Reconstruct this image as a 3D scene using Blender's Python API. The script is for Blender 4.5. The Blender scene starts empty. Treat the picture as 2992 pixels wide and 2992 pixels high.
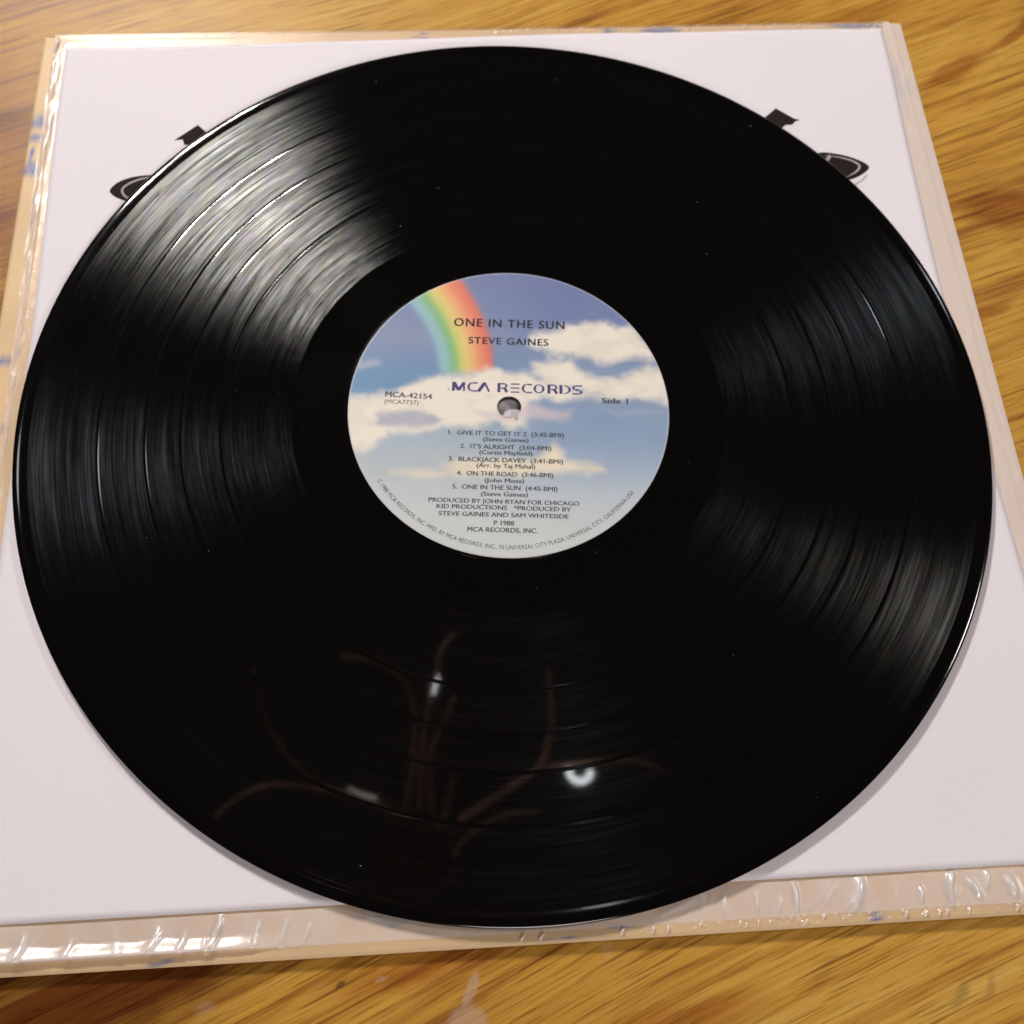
import bpy, bmesh, math, random
import numpy as np
from mathutils import Matrix, Vector

random.seed(7)
rng = np.random.default_rng(7)
MM = 0.001
SC = bpy.context.scene
COL = SC.collection

# ------------------------------------------------------------------ camera
cam_d = bpy.data.cameras.new("camera")
cam = bpy.data.objects.new("camera", cam_d)
COL.objects.link(cam)
CAM_POS = Vector((0.0, -0.15181, 0.28150))
R = Matrix(((0.99817242, -0.05977421, -0.00888085),
            (0.05183705, 0.92246974, -0.38257353),
            (0.03106034, 0.38141398, 0.92388237)))
cam.matrix_world = Matrix.Translation(CAM_POS) @ R.to_4x4()
cam_d.sensor_width = 36.0
cam_d.lens = 36.0 * 2979.18 / 2992.0
cam_d.clip_start = 0.01
cam_d.clip_end = 20.0
cam_d.dof.use_dof = True
cam_d.dof.focus_distance = 0.278
cam_d.dof.aperture_fstop = 16.0
SC.camera = cam

# ------------------------------------------------------------------ light
w = bpy.data.worlds.new("World")
SC.world = w
w.use_nodes = True
bg = w.node_tree.nodes["Background"]
bg.inputs[0].default_value = (1.0, 0.86, 0.74, 1)
bg.inputs[1].default_value = 0.016
SC.view_settings.view_transform = 'Standard'
SC.view_settings.look = 'None'
SC.view_settings.exposure = 0.0
SC.view_settings.gamma = 1.0


def bulb(name, az, el, dist, power, radius, col):
    l = bpy.data.lights.new(name, 'POINT')
    l.energy = power
    l.shadow_soft_size = radius
    l.color = col
    o = bpy.data.objects.new(name, l)
    a, e = math.radians(az), math.radians(el)
    o.location = (dist * math.cos(a) * math.cos(e), dist * math.sin(a) * math.cos(e), dist * math.sin(e))
    COL.objects.link(o)
    return o


# a cluster of warm bulbs beyond the far left corner of the table
for az, el in ((115.0, 36.5), (118.0, 39.5), (120.5, 36.0), (123.0, 41.0), (126.5, 38.0)):
    bulb("lamp_bulb", az, el, 1.55, 16.5, 0.024, (1.0, 0.935, 0.88))
# a weaker, cooler lamp to the left and a warm pair beyond the right edge
bulb("side_lamp_bulb", 150.0, 51.0, 1.9, 3.3, 0.08, (0.90, 0.94, 1.0))
for az, el in ((9.0, 39.0), (5.0, 41.0)):
    bulb("right_lamp_bulb", az, el, 1.7, 12.0, 0.08, (1.0, 0.92, 0.85))
bulb("cool_lamp_bulb", 49.0, 40.0, 1.8, 2.4, 0.06, (0.80, 0.90, 1.0))
# broad soft fill added behind the camera to lift the near edges
al = bpy.data.lights.new("front_fill_light", 'AREA')
al.shape = 'DISK'
al.size = 0.9
al.energy = 24.0
al.color = (1.0, 0.93, 0.88)
ao = bpy.data.objects.new("front_fill_light", al)
ao.location = (0.35, -2.1, 1.22)
ao.rotation_euler = (Vector((0, 0, 0)) - Vector(ao.location)).to_track_quat('-Z', 'Y').to_euler()
COL.objects.link(ao)


# ------------------------------------------------------------------ helpers
def srgb(r, g, b):
    f = lambda c: (c / 255 / 12.92) if c / 255 <= 0.04045 else ((c / 255 + 0.055) / 1.055) ** 2.4
    return (f(r), f(g), f(b))


def lin(a):
    a = np.asarray(a, float) / 255.0
    return np.where(a <= 0.04045, a / 12.92, ((a + 0.055) / 1.055) ** 2.4)


def mesh_obj(name, verts, faces, mat, parent=None, smooth=True, colors=None):
    me = bpy.data.meshes.new(name)
    verts = np.asarray(verts, np.float32)
    if isinstance(faces, np.ndarray):
        n = faces.shape[1]
        me.vertices.add(len(verts))
        me.vertices.foreach_set("co", verts.ravel())
        me.loops.add(faces.size)
        me.loops.foreach_set("vertex_index", faces.ravel().astype(np.int32))
        me.polygons.add(len(faces))
        me.polygons.foreach_set("loop_start", np.arange(0, faces.size, n, dtype=np.int32))
        me.update(calc_edges=True)
    else:
        me.from_pydata([tuple(map(float, v)) for v in verts], [], [tuple(f) for f in faces])
    if smooth:
        me.polygons.foreach_set("use_smooth", np.ones(len(me.polygons), bool))
    if colors is not None:
        at = me.color_attributes.new("print", 'FLOAT_COLOR', 'POINT')
        c = np.ones((len(verts), 4), np.float32)
        c[:, :colors.shape[1]] = colors
        at.data.foreach_set("color", c.ravel())
    me.materials.append(mat)
    me.update()
    o = bpy.data.objects.new(name, me)
    COL.objects.link(o)
    if parent:
        o.parent = parent
    return o


def thing(name, label, cat, loc=(0, 0, 0), group=None, rotz=0.0):
    o = bpy.data.objects.new(name, None)
    o.empty_display_size = 0.01
    o.location = loc
    o.rotation_euler[2] = rotz
    COL.objects.link(o)
    o["label"] = label
    o["category"] = cat
    if group:
        o["group"] = group
    return o


def lathe(profile, n=512, closed=False):
    """profile: list of (r, z) in mm, outward; returns verts and quad faces"""
    p = np.array(profile, float) * MM
    th = np.linspace(0, 2 * math.pi, n, endpoint=False)
    m = len(p)
    v = np.zeros((m, n, 3))
    v[:, :, 0] = p[:, 0:1] * np.cos(th)
    v[:, :, 1] = p[:, 0:1] * np.sin(th)
    v[:, :, 2] = p[:, 1:2]
    idx = np.arange(m * n).reshape(m, n)
    f = []
    rows = range(m if closed else m - 1)
    for i in rows:
        a = idx[i]
        b = idx[(i + 1) % m]
        f.append(np.stack([a, b, np.roll(b, -1), np.roll(a, -1)], 1))
    return v.reshape(-1, 3), np.concatenate(f)


class NT:
    def __init__(self, name):
        self.m = bpy.data.materials.new(name)
        self.m.use_nodes = True
        self.t = self.m.node_tree
        self.t.nodes.clear()
        self.out = self.n("ShaderNodeOutputMaterial")

    def n(self, typ, ins=None, **props):
        nd = self.t.nodes.new(typ)
        for k, v in props.items():
            setattr(nd, k, v)
        for k, v in (ins or {}).items():
            s = nd.inputs[k]
            if isinstance(v, bpy.types.NodeSocket):
                self.t.links.new(v, s)
            else:
                s.default_value = v
        return nd

    def math(self, op, a, b=0.0, c=None, clamp=False):
        ins = {0: a, 1: b}
        if c is not None:
            ins[2] = c
        return self.n("ShaderNodeMath", ins, operation=op, use_clamp=clamp).outputs[0]

    def noise(self, vec, scale, detail=3.0, rough=0.5, dist=0.0):
        return self.n("ShaderNodeTexNoise", {"Vector": vec, "Scale": scale, "Detail": detail, "Roughness": rough,
                                             "Distortion": dist}).outputs["Fac"]

    def ramp(self, fac, stops, interp='LINEAR'):
        nd = self.n("ShaderNodeValToRGB", {"Fac": fac})
        nd.color_ramp.interpolation = interp
        e = nd.color_ramp.elements
        while len(e) < len(stops):
            e.new(0.5)
        for i, (p, c) in enumerate(stops):
            e[i].position = p
            e[i].color = (*c[:3], 1) if len(c) >= 3 else (c[0],) * 3 + (1,)
        return nd.outputs["Color"]

    def mix(self, fac, a, b, blend='MIX'):
        nd = self.n("ShaderNodeMix", data_type='RGBA', blend_type=blend)
        for s, v in ((nd.inputs[0], fac), (nd.inputs[6], a), (nd.inputs[7], b)):
            if isinstance(v, bpy.types.NodeSocket):
                self.t.links.new(v, s)
            else:
                s.default_value = v if not isinstance(v, tuple) else (*v[:3], 1)
        return nd.outputs[2]

    def surf(self, s):
        self.t.links.new(s, self.out.inputs["Surface"])
        return self.m


def principled(nt, **k):
    return nt.n("ShaderNodeBsdfPrincipled", {kk.replace("_", " "): v for kk, v in k.items()}).outputs[0]


def simple(name, col, rough=0.5, metallic=0.0, spec=0.5, bump=0.0, bscale=800):
    nt = NT(name)
    g = nt.n("ShaderNodeTexCoord").outputs["Object"]
    nz = nt.noise(g, bscale, 4)
    c = nt.mix(0.12, (*col, 1), nt.mix(nz, tuple(x * 0.6 for x in col), tuple(min(1, x * 1.3) for x in col)))
    b = nt.n("ShaderNodeBump", {"Strength": bump, "Distance": 0.0002, "Height": nz}).outputs[0]
    return nt.surf(principled(nt, Base_Color=c, Roughness=rough, Metallic=metallic, Specular_IOR_Level=spec, Normal=b))


# ------------------------------------------------------------------ materials
def mat_vinyl(name="vinyl_smooth", bump=0.25):
    nt = NT(name)
    g = nt.n("ShaderNodeTexCoord").outputs["Object"]
    b = nt.n("ShaderNodeBump", {"Strength": bump, "Distance": 0.00004, "Height": nt.noise(g, 120, 3)}).outputs[0]
    sm = nt.math('MULTIPLY', nt.noise(g, 40, 4), 0.12)
    rg = nt.math('ADD', sm, 0.03)
    return nt.surf(principled(nt, Base_Color=(0.0028, 0.0022, 0.0024, 1), Roughness=rg, IOR=1.5, Normal=b,
                              Specular_IOR_Level=0.42))


def mat_groove():
    nt = NT("vinyl_grooves")
    g = nt.n("ShaderNodeTexCoord").outputs["Object"]
    sep = nt.n("ShaderNodeSeparateXYZ", {0: g})
    x, y = sep.outputs[0], sep.outputs[1]
    r = nt.math('SQRT', nt.math('ADD', nt.math('MULTIPLY', x, x), nt.math('MULTIPLY', y, y)))
    th = nt.math('ARCTAN2', y, x)
    # programme-dependent streaks: vary fast with radius and slowly round the disc
    v1 = nt.n("ShaderNodeCombineXYZ", {0: nt.math('MULTIPLY', r, 1300.0), 1: nt.math('MULTIPLY', th, 3.5), 2: 0.0}).outputs[0]
    v2 = nt.n("ShaderNodeCombineXYZ", {0: nt.math('MULTIPLY', r, 260.0), 1: nt.math('MULTIPLY', th, 1.1), 2: 3.0}).outputs[0]
    v3 = nt.n("ShaderNodeCombineXYZ", {0: nt.math('MULTIPLY', r, 220.0), 1: nt.math('MULTIPLY', th, 7.0), 2: 7.0}).outputs[0]
    s1 = nt.noise(v1, 1.0, 3, 0.6)
    s2 = nt.noise(v2, 1.0, 3, 0.6)
    s3 = nt.noise(v3, 1.0, 3, 0.6, 0.6)
    st = nt.math('POWER', nt.math('ADD', nt.math('MULTIPLY', s1, 1.25), nt.math('MULTIPLY', s2, 0.75)), 4.2)
    st = nt.math('MULTIPLY', st, nt.math('POWER', nt.math('MULTIPLY', s3, 2.0), 0.8))
    st = nt.math('MULTIPLY', st, 0.026)
    # faint colour as on any finely ruled surface
    hue = nt.ramp(nt.noise(v3, 1.7, 2, 0.5), [(0.36, (0.95, 0.86, 1.0)), (0.47, (0.88, 1.0, 0.92)), (0.54, (1, 0.93, 0.84)),
                                               (0.64, (0.84, 0.93, 1.0))])
    colr = nt.mix(1.0, hue, nt.n("ShaderNodeCombineColor", {0: st, 1: st, 2: st}).outputs[0], 'MULTIPLY')
    tan = nt.n("ShaderNodeTangent", direction_type='RADIAL', axis='Z').outputs[0]
    jit = nt.n("ShaderNodeBump", {"Strength": 0.35, "Distance": 0.00006,
                                  "Height": nt.noise(nt.n("ShaderNodeCombineXYZ", {0: nt.math('MULTIPLY', r, 300.0), 1: nt.math('MULTIPLY', th, 26.0), 2: 0.0}).outputs[0], 1.0, 3)}).outputs[0]
    an = nt.n("ShaderNodeBsdfAnisotropic", {"Color": colr, "Roughness": 0.29, "Anisotropy": GROOVE_ANISO, "Rotation": 0.0,
                                            "Tangent": tan, "Normal": jit}, distribution='BECKMANN').outputs[0]
    base = principled(nt, Base_Color=(0.0026, 0.0022, 0.0024, 1), Roughness=0.03, IOR=1.5, Specular_IOR_Level=0.5)
    add = nt.n("ShaderNodeAddShader", {0: an, 1: base}).outputs[0]
    return nt.surf(add)


GROOVE_ANISO = 0.53


def mat_attr(name, rough=0.5, spec=0.5, bump=0.0, bscale=900, fib=0.0):
    nt = NT(name)
    c = nt.n("ShaderNodeAttribute", attribute_name="print").outputs["Color"]
    g = nt.n("ShaderNodeTexCoord").outputs["Object"]
    nz = nt.noise(g, bscale, 4)
    if fib:
        c = nt.mix(fib, c, nt.mix(nz, (0.35, 0.33, 0.3), (1, 1, 1)), 'MULTIPLY')
    b = nt.n("ShaderNodeBump", {"Strength": bump, "Distance": 0.0001, "Height": nz}).outputs[0]
    return nt.surf(principled(nt, Base_Color=c, Roughness=rough, Specular_IOR_Level=spec, Normal=b))


def mat_wood():
    nt = NT("oak_veneer")
    g = nt.n("ShaderNodeTexCoord").outputs["Object"]
    warp = nt.n("ShaderNodeTexNoise", {"Vector": g, "Scale": 4.0, "Detail": 1.5, "Roughness": 0.45})
    wv = nt.n("ShaderNodeVectorMath", {0: warp.outputs["Color"], 1: (0.5, 0.5, 0.5)}, operation='SUBTRACT').outputs[0]
    wv = nt.n("ShaderNodeVectorMath", {0: wv, "Scale": 0.024}, operation='SCALE').outputs[0]
    gw = nt.n("ShaderNodeVectorMath", {0: g, 1: wv}, operation='ADD').outputs[0]
    rot = nt.n("ShaderNodeMapping", {"Vector": gw, "Rotation": (0, 0, math.radians(-27.0))}).outputs[0]
    # broad earlywood / latewood figure
    m1 = nt.n("ShaderNodeMapping", {"Vector": rot, "Scale": (4.0, 85.0, 1.0)}).outputs[0]
    n1 = nt.noise(m1, 1.0, 5, 0.62, 0.35)
    m2 = nt.n("ShaderNodeMapping", {"Vector": rot, "Scale": (15.0, 430.0, 1.0), "Location": (3, 1, 0)}).outputs[0]
    n2 = nt.noise(m2, 1.0, 5, 0.6, 0.3)
    # big figure patches
    m0 = nt.n("ShaderNodeMapping", {"Vector": rot, "Scale": (4.5, 15.0, 1.0), "Location": (1.3, 0.4, 0)}).outputs[0]
    n0 = nt.noise(m0, 1.0, 3, 0.55, 0.5)
    # contour bands of the cathedral figure
    cont = nt.math('SINE', nt.math('MULTIPLY', nt.noise(m0, 0.8, 2, 0.5, 0.8), 95.0))
    f = nt.math('ADD', nt.math('MULTIPLY', n1, 0.34), nt.math('MULTIPLY', n2, 0.62))
    f = nt.math('ADD', f, nt.math('MULTIPLY', n0, 0.50))
    f = nt.math('ADD', f, nt.math('MULTIPLY', cont, 0.008))
    col = nt.ramp(f, [(0.54, srgb(122, 72, 28)), (0.62, srgb(160, 108, 44)), (0.69, srgb(184, 134, 54)),
                      (0.78, srgb(198, 150, 64)), (0.92, srgb(208, 166, 84))])
    # open pores: thin dark dashes
    m3 = nt.n("ShaderNodeMapping", {"Vector": rot, "Scale": (55.0, 1500.0, 1.0)}).outputs[0]
    p3 = nt.noise(m3, 1.0, 2, 0.5)
    pore = nt.ramp(p3, [(0.36, (1, 1, 1)), (0.44, (0, 0, 0))])
    pf = nt.math('MULTIPLY', nt.n("ShaderNodeSeparateColor", {0: pore}).outputs[0], 0.42)
    col = nt.mix(pf, col, srgb(112, 66, 22))
    m4 = nt.n("ShaderNodeMapping", {"Vector": rot, "Scale": (24.0, 800.0, 1.0), "Location": (9, 4, 0)}).outputs[0]
    p4 = nt.ramp(nt.noise(m4, 1.0, 2, 0.5), [(0.345, (1, 1, 1)), (0.385, (0, 0, 0))])
    col = nt.mix(nt.math('MULTIPLY', nt.n("ShaderNodeSeparateColor", {0: p4}).outputs[0], 0.55), col, srgb(104, 56, 16))

    # wear, stains and a painted shadow, each with its own place
    sp = nt.n("ShaderNodeSeparateXYZ", {0: g})
    wob = nt.n("ShaderNodeTexNoise", {"Vector": g, "Scale": 90.0, "Detail": 3.0})
    wx = nt.math('MULTIPLY', nt.math('SUBTRACT', nt.n("ShaderNodeSeparateColor", {0: wob.outputs["Color"]}).outputs[0], 0.5), 0.006)
    wy = nt.math('MULTIPLY', nt.math('SUBTRACT', nt.n("ShaderNodeSeparateColor", {0: wob.outputs["Color"]}).outputs[1], 0.5), 0.006)

    def blob(cx, cy, rx, ry, ang=0.0, hard=3.0):
        dx = nt.math('SUBTRACT', nt.math('ADD', sp.outputs[0], wx), cx)
        dy = nt.math('SUBTRACT', nt.math('ADD', sp.outputs[1], wy), cy)
        ca, sa = math.cos(ang), math.sin(ang)
        u = nt.math('ADD', nt.math('MULTIPLY', dx, ca / rx), nt.math('MULTIPLY', dy, sa / rx))
        v = nt.math('ADD', nt.math('MULTIPLY', dx, -sa / ry), nt.math('MULTIPLY', dy, ca / ry))
        d = nt.math('SQRT', nt.math('ADD', nt.math('MULTIPLY', u, u), nt.math('MULTIPLY', v, v)))
        return nt.math('MULTIPLY', nt.math('SUBTRACT', 1.0, d), hard, clamp=True)

    def put(c, mask, amt, cc, blend='MIX'):
        return nt.mix(nt.math('MULTIPLY', mask, amt), c, cc, blend)

    # dark heart of the board at the near left, painted shadow at far right, browner figure on the right
    streak = nt.math('MULTIPLY', nt.math('SUBTRACT', 1.05, n1), 1.9, clamp=True)
    col = put(col, nt.math('MULTIPLY', blob(-0.110, -0.172, 0.085, 0.024, 0.36, 2.2), streak), 0.95, srgb(118, 76, 50), 'MULTIPLY')
    col = put(col, blob(-0.012, -0.160, 0.034, 0.005, 0.30, 1.6), 0.55, srgb(185, 112, 50), 'MULTIPLY')
    col = put(col, blob(0.052, -0.170, 0.030, 0.006, 0.30, 1.6), 0.50, srgb(185, 112, 50), 'MULTIPLY')
    col = put(col, blob(0.207, 0.172, 0.016, 0.030, 0.5, 1.2), 0.80, srgb(120, 72, 36), 'MULTIPLY')
    col = put(col, blob(0.160, 0.158, 0.024, 0.0050, 0.66, 1.8), 0.65, srgb(182, 116, 52), 'MULTIPLY')
    col = put(col, blob(0.186, 0.179, 0.020, 0.0030, 0.80, 1.8), 0.65, srgb(170, 106, 50), 'MULTIPLY')
    col = put(col, blob(0.172, 0.094, 0.022, 0.0095, 0.10, 2.2), 0.62, srgb(182, 120, 60), 'MULTIPLY')
    col = put(col, blob(0.158, 0.050, 0.014, 0.0030, 0.45, 1.6), 0.6, srgb(168, 108, 56), 'MULTIPLY')
    col = put(col, blob(0.196, 0.108, 0.010, 0.003, 0.5, 1.6), 0.6, srgb(150, 96, 56), 'MULTIPLY')
    col = put(col, blob(0.128, 0.184, 0.030, 0.006, 0.42, 1.4), 0.50, srgb(190, 130, 70), 'MULTIPLY')
    col = put(col, blob(-0.190, 0.090, 0.040, 0.085, 0.2, 1.6), 0.75, srgb(205, 176, 150), 'MULTIPLY')
    col = put(col, blob(-0.186, 0.105, 0.016, 0.006, 0.5, 1.6), 0.6, srgb(170, 130, 100), 'MULTIPLY')
    col = put(col, blob(-0.178, 0.060, 0.012, 0.010, 0.5, 1.4), 0.6, srgb(190, 140, 90), 'MULTIPLY')
    # pale wine-glass shaped bare patch and small smudges
    st = nt.math('MAXIMUM', blob(-0.0010, -0.1655, 0.0018, 0.0052, -0.15, 3.0), blob(-0.0015, -0.1730, 0.0060, 0.0052, 0.0, 3.0))
    col = put(col, st, 0.55, srgb(190, 158, 136))
    col = put(col, blob(0.034, -0.1545, 0.0016, 0.0026, 0, 3), 0.3, srgb(198, 160, 130))
    col = put(col, blob(-0.0235, -0.1640, 0.0016, 0.0010, 0.5, 3), 0.3, srgb(190, 160, 140))
    col = put(col, blob(-0.034, -0.1655, 0.0024, 0.0007, 0.5, 3), 0.8, srgb(96, 66, 34))
    col = put(col, blob(-0.068, -0.1735, 0.0035, 0.0018, 0.3, 2), 0.25, srgb(190, 150, 130))
    col = put(col, blob(0.125, -0.1600, 0.0022, 0.0062, -0.3, 1.5), 0.42, srgb(110, 88, 54))
    col = put(col, blob(0.133, -0.1580, 0.0018, 0.0052, -0.5, 1.5), 0.34, srgb(110, 88, 54))
    bmp = nt.n("ShaderNodeBump", {"Strength": 0.25, "Distance": 0.0002, "Height": nt.math('ADD', nt.math('MULTIPLY', p3, 0.6), n2)}).outputs[0]
    return nt.surf(principled(nt, Base_Color=col, Roughness=nt.math('ADD', nt.math('MULTIPLY', n2, 0.15), 0.36),
                              Specular_IOR_Level=0.20, Normal=bmp))


def mat_film():
    nt = NT("clear_plastic_film")
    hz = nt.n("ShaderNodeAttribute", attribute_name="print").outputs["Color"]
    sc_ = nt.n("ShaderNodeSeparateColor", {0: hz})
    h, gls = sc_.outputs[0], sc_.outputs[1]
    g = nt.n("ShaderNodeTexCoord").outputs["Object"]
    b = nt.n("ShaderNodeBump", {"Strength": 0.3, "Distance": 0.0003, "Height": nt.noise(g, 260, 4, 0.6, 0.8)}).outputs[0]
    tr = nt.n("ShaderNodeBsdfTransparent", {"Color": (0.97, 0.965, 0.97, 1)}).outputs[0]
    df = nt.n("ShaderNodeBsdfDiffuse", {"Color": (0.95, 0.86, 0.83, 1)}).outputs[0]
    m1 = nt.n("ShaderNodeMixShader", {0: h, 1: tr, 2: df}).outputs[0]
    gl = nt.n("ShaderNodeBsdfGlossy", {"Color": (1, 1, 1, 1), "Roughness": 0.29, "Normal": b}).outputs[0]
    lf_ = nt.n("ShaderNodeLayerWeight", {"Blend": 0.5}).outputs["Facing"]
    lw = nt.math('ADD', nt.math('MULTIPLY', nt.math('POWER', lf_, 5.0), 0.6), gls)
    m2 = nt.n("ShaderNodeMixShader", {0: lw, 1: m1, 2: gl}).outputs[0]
    return nt.surf(m2)


M_VINYL = mat_vinyl()
M_GROOVE = mat_groove()
M_LABEL = mat_attr("printed_label_paper", 0.42, 0.4, 0.15, 1500)
M_INK = simple("label_ink", srgb(80, 80, 88), 0.6, spec=0.2)
M_INKBLACK = simple("title_ink", srgb(54, 52, 60), 0.6, spec=0.2)
M_PURPLE = simple("purple_ink", srgb(84, 72, 132), 0.6, spec=0.2)
M_PAPER = mat_attr("white_sleeve_paper", 0.8, 0.15, 0.12, 700, 0.04)
M_PRINT = simple("black_print", srgb(40, 33, 32), 0.8, spec=0.1, bump=0.1)
M_RING = simple("pale_print", srgb(176, 166, 164), 0.8, spec=0.1)
M_CARD = mat_attr("jacket_card", 0.55, 0.4, 0.2, 900, 0.10)
M_WOOD = mat_wood()
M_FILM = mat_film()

# ------------------------------------------------------------------ table
TZ = -5.6  # table surface height in mm (record playing surface is 0)


def table():
    bm = bmesh.new()
    bmesh.ops.create_cube(bm, size=1.0, matrix=Matrix.Diagonal((1.5, 0.95, 0.028, 1)))
    bmesh.ops.bevel(bm, geom=list(bm.edges), offset=0.003, segments=3, affect='EDGES')
    me = bpy.data.meshes.new("table_top")
    bm.to_mesh(me)
    bm.free()
    # keep object coordinates equal to world x, y
    me.transform(Matrix.Translation((0, 0.05, -0.014)))
    me.materials.append(M_WOOD)
    o = bpy.data.objects.new("table_top", me)
    o.location = (0, 0, TZ * MM)
    COL.objects.link(o)
    o["kind"] = "structure"
    o["label"] = "golden oak table top with diagonal grain under the record sleeve"
    return o


table()

# sleeve frame: turned 6.2 degrees on the table
SA = math.radians(6.2)


def smooth(x, a, b):
    t = np.clip((x - a) / (b - a), 0, 1)
    return t * t * (3 - 2 * t)


def paper_h(x, y):
    """top height (mm) of the white sleeve in the sleeve frame"""
    wob = 0.16 * np.sin(x / 15 + 0.8 + y / 19) * np.cos(y / 41 - 0.4) + 0.12 * np.sin(y / 11 - x / 17 + 1.2 * np.sin(x / 60)) * np.cos(x / 70 + .5)
    r = np.hypot(x, y)
    k = 1 / (1 + np.exp(-(r - 165) / 9))
    return -2.48 + wob * (0.25 + 1.7 * k)


def strokes_mask(X, Y, strokes):
    """soft mask of short pen-like strokes [(x0, y0, x1, y1, width)]"""
    m = np.zeros_like(X)
    for x0, y0, x1, y1, wd in strokes:
        dx, dy = x1 - x0, y1 - y0
        L = dx * dx + dy * dy + 1e-9
        t = np.clip(((X - x0) * dx + (Y - y0) * dy) / L, 0, 1)
        d = np.hypot(X - x0 - t * dx, Y - y0 - t * dy)
        m = np.maximum(m, 1 - smooth(d, wd * 0.5, wd * 1.1))
    return m


def slab(xs, ys, top, bottom, name, mat, parent, colors=None):
    nx, ny = len(xs), len(ys)
    X, Y = np.meshgrid(xs, ys, indexing='ij')
    Zt = top(X, Y)
    Zb = bottom(X, Y)
    v = np.concatenate([np.stack([X, Y, Zt], -1).reshape(-1, 3), np.stack([X, Y, Zb], -1).reshape(-1, 3)]) * MM
    idx = np.arange(nx * ny).reshape(nx, ny)
    q = lambda a: np.stack([a[:-1, :-1], a[1:, :-1], a[1:, 1:], a[:-1, 1:]], -1).reshape(-1, 4)
    f = [q(idx), q(idx + nx * ny)[:, ::-1]]
    loop = np.concatenate([idx[:, 0], idx[-1, 1:], idx[-2::-1, -1], idx[0, -2:0:-1]])
    nxt = np.roll(loop, -1)
    f.append(np.stack([loop, loop + nx * ny, nxt + nx * ny, nxt], 1))
    c = None
    if colors is not None:
        cc = colors(X, Y).reshape(-1, 3)
        c = np.concatenate([cc, cc])
    o = mesh_obj(name, v, np.concatenate(f), mat, parent, smooth=True, colors=c)
    return o


# ------------------------------------------------------------------ beige card jacket
JX0, JX1, JY0, JY1 = -162.0, 158.6, -154.6, 161.8


def card_colors(X, Y):
    base = lin([225, 192, 146])
    c = np.ones(X.shape + (3,)) * base
    n = np.sin(X / 9.3 + np.sin(Y / 13)) * np.sin(Y / 7.1 + 1.3 * np.sin(X / 17))
    c *= (1 + 0.05 * n)[..., None]
    # scattered faded blue pen / print marks near the edges
    st = []
    r = random.Random(5)

    def cluster(cx, cy, sx, sy, n, wd, ln):
        for _ in range(n):
            x, y = cx + r.uniform(-sx, sx), cy + r.uniform(-sy, sy)
            a = r.uniform(-0.5, 0.9) + (0.8 if r.random() < 0.4 else 0)
            st.append((x, y, x + ln * math.cos(a), y + ln * math.sin(a), wd * r.uniform(0.7, 1.2)))
    cluster(-160.4, 121.2, 1.0, .6, 6, 1.0, 2.2)
    cluster(-160.4, 113.6, 1.1, 1.6, 6, 0.9, 1.8)
    cluster(-160.2, 107.0, .6, 1.0, 3, 0.8, 1.3)
    cluster(-159.4, 99.4, .5, .4, 4, 2.6, 1.2)
    cluster(-156.4, 119.5, .7, 1.6, 3, 0.6, 1.2)
    cluster(-157.6, 74.0, 1.2, 14, 8, 0.35, 1.0)
    cluster(-158.5, 24.4, .5, .8, 5, 1.3, .9)
    cluster(-155.5, -1.2, .8, 2.4, 5, 0.4, .9)
    cluster(-154.0, 26.9, 1.0, 2.0, 4, 0.5, 1.2)
    cluster(-24.5, 158.6, 2.4, .8, 5, 0.35, 1.6)
    cluster(46.0, 159.4, 1.8, 1.0, 5, 0.8, 2.2)
    cluster(64.0, 159.6, 7.0, .9, 15, 0.8, 3.0)
    cluster(140.0, 160.6, 8.0, .9, 17, 0.9, 3.2)
    cluster(151.8, 138.9, 1.2, 4.5, 7, 1.2, 1.8)
    cluster(152.6, 127.0, 1.2, 2.0, 6, 1.4, 1.6)
    cluster(152.8, 118.0, .8, 2.2, 4, 1.0, 1.2)
    cluster(155.0, 95.0, 1.4, 24, 10, 0.6, 1.2)
    cluster(-43.5, -144.6, 4.0, 1.2, 8, 0.35, 2.2)
    cluster(-37.0, -146.8, 6.0, 1.6, 9, 0.35, 2.2)
    cluster(-95.0, -153.2, 4.0, .7, 8, 0.4, 1.4)
    cluster(20.0, -151.6, 3.0, .6, 4, 0.4, 1.2)
    cluster(88.0, -153.2, 1.6, .6, 4, 0.4, 1.4)
    cluster(4.0, -153.4, 8.0, .5, 4, 0.3, 1.0)
    m = strokes_mask(X, Y, st) * (0.75 + 0.25 * np.sin(X * 1.7) * np.sin(Y * 2.3))
    blue = lin([40, 104, 176])
    c = c * (1 - 0.95 * m[..., None]) + blue * 0.95 * m[..., None]
    # greyish mottles along the right margin
    mt = np.exp(-((X - 156.5) / 1.6) ** 2) * np.clip(np.sin(Y / 7.3) * np.sin(Y / 3.1 + 1) * 1.6, 0, 1)
    c = c * (1 - 0.30 * mt[..., None]) + lin([150, 130, 150]) * 0.30 * mt[..., None]
    return c


def edge_axis(a, b, band, fine, coarse):
    l = np.arange(a, a + band, fine)
    rr = np.arange(b - band, b + 1e-6, fine)
    mid = np.arange(a + band, b - band, coarse)
    return np.concatenate([l, mid, rr])


jacket = thing("cardboard_jacket", "beige cardboard record jacket with faded blue marks, lowest layer on the oak table", "record jacket",
               (0, 0, TZ * MM), rotz=SA)


def jacket_top(X, Y):
    e = np.minimum.reduce([X - JX0, JX1 - X, Y - JY0, JY1 - Y])
    return -TZ - 3.00 - 0.35 * (1 - smooth(e, 0, 0.9))


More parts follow.
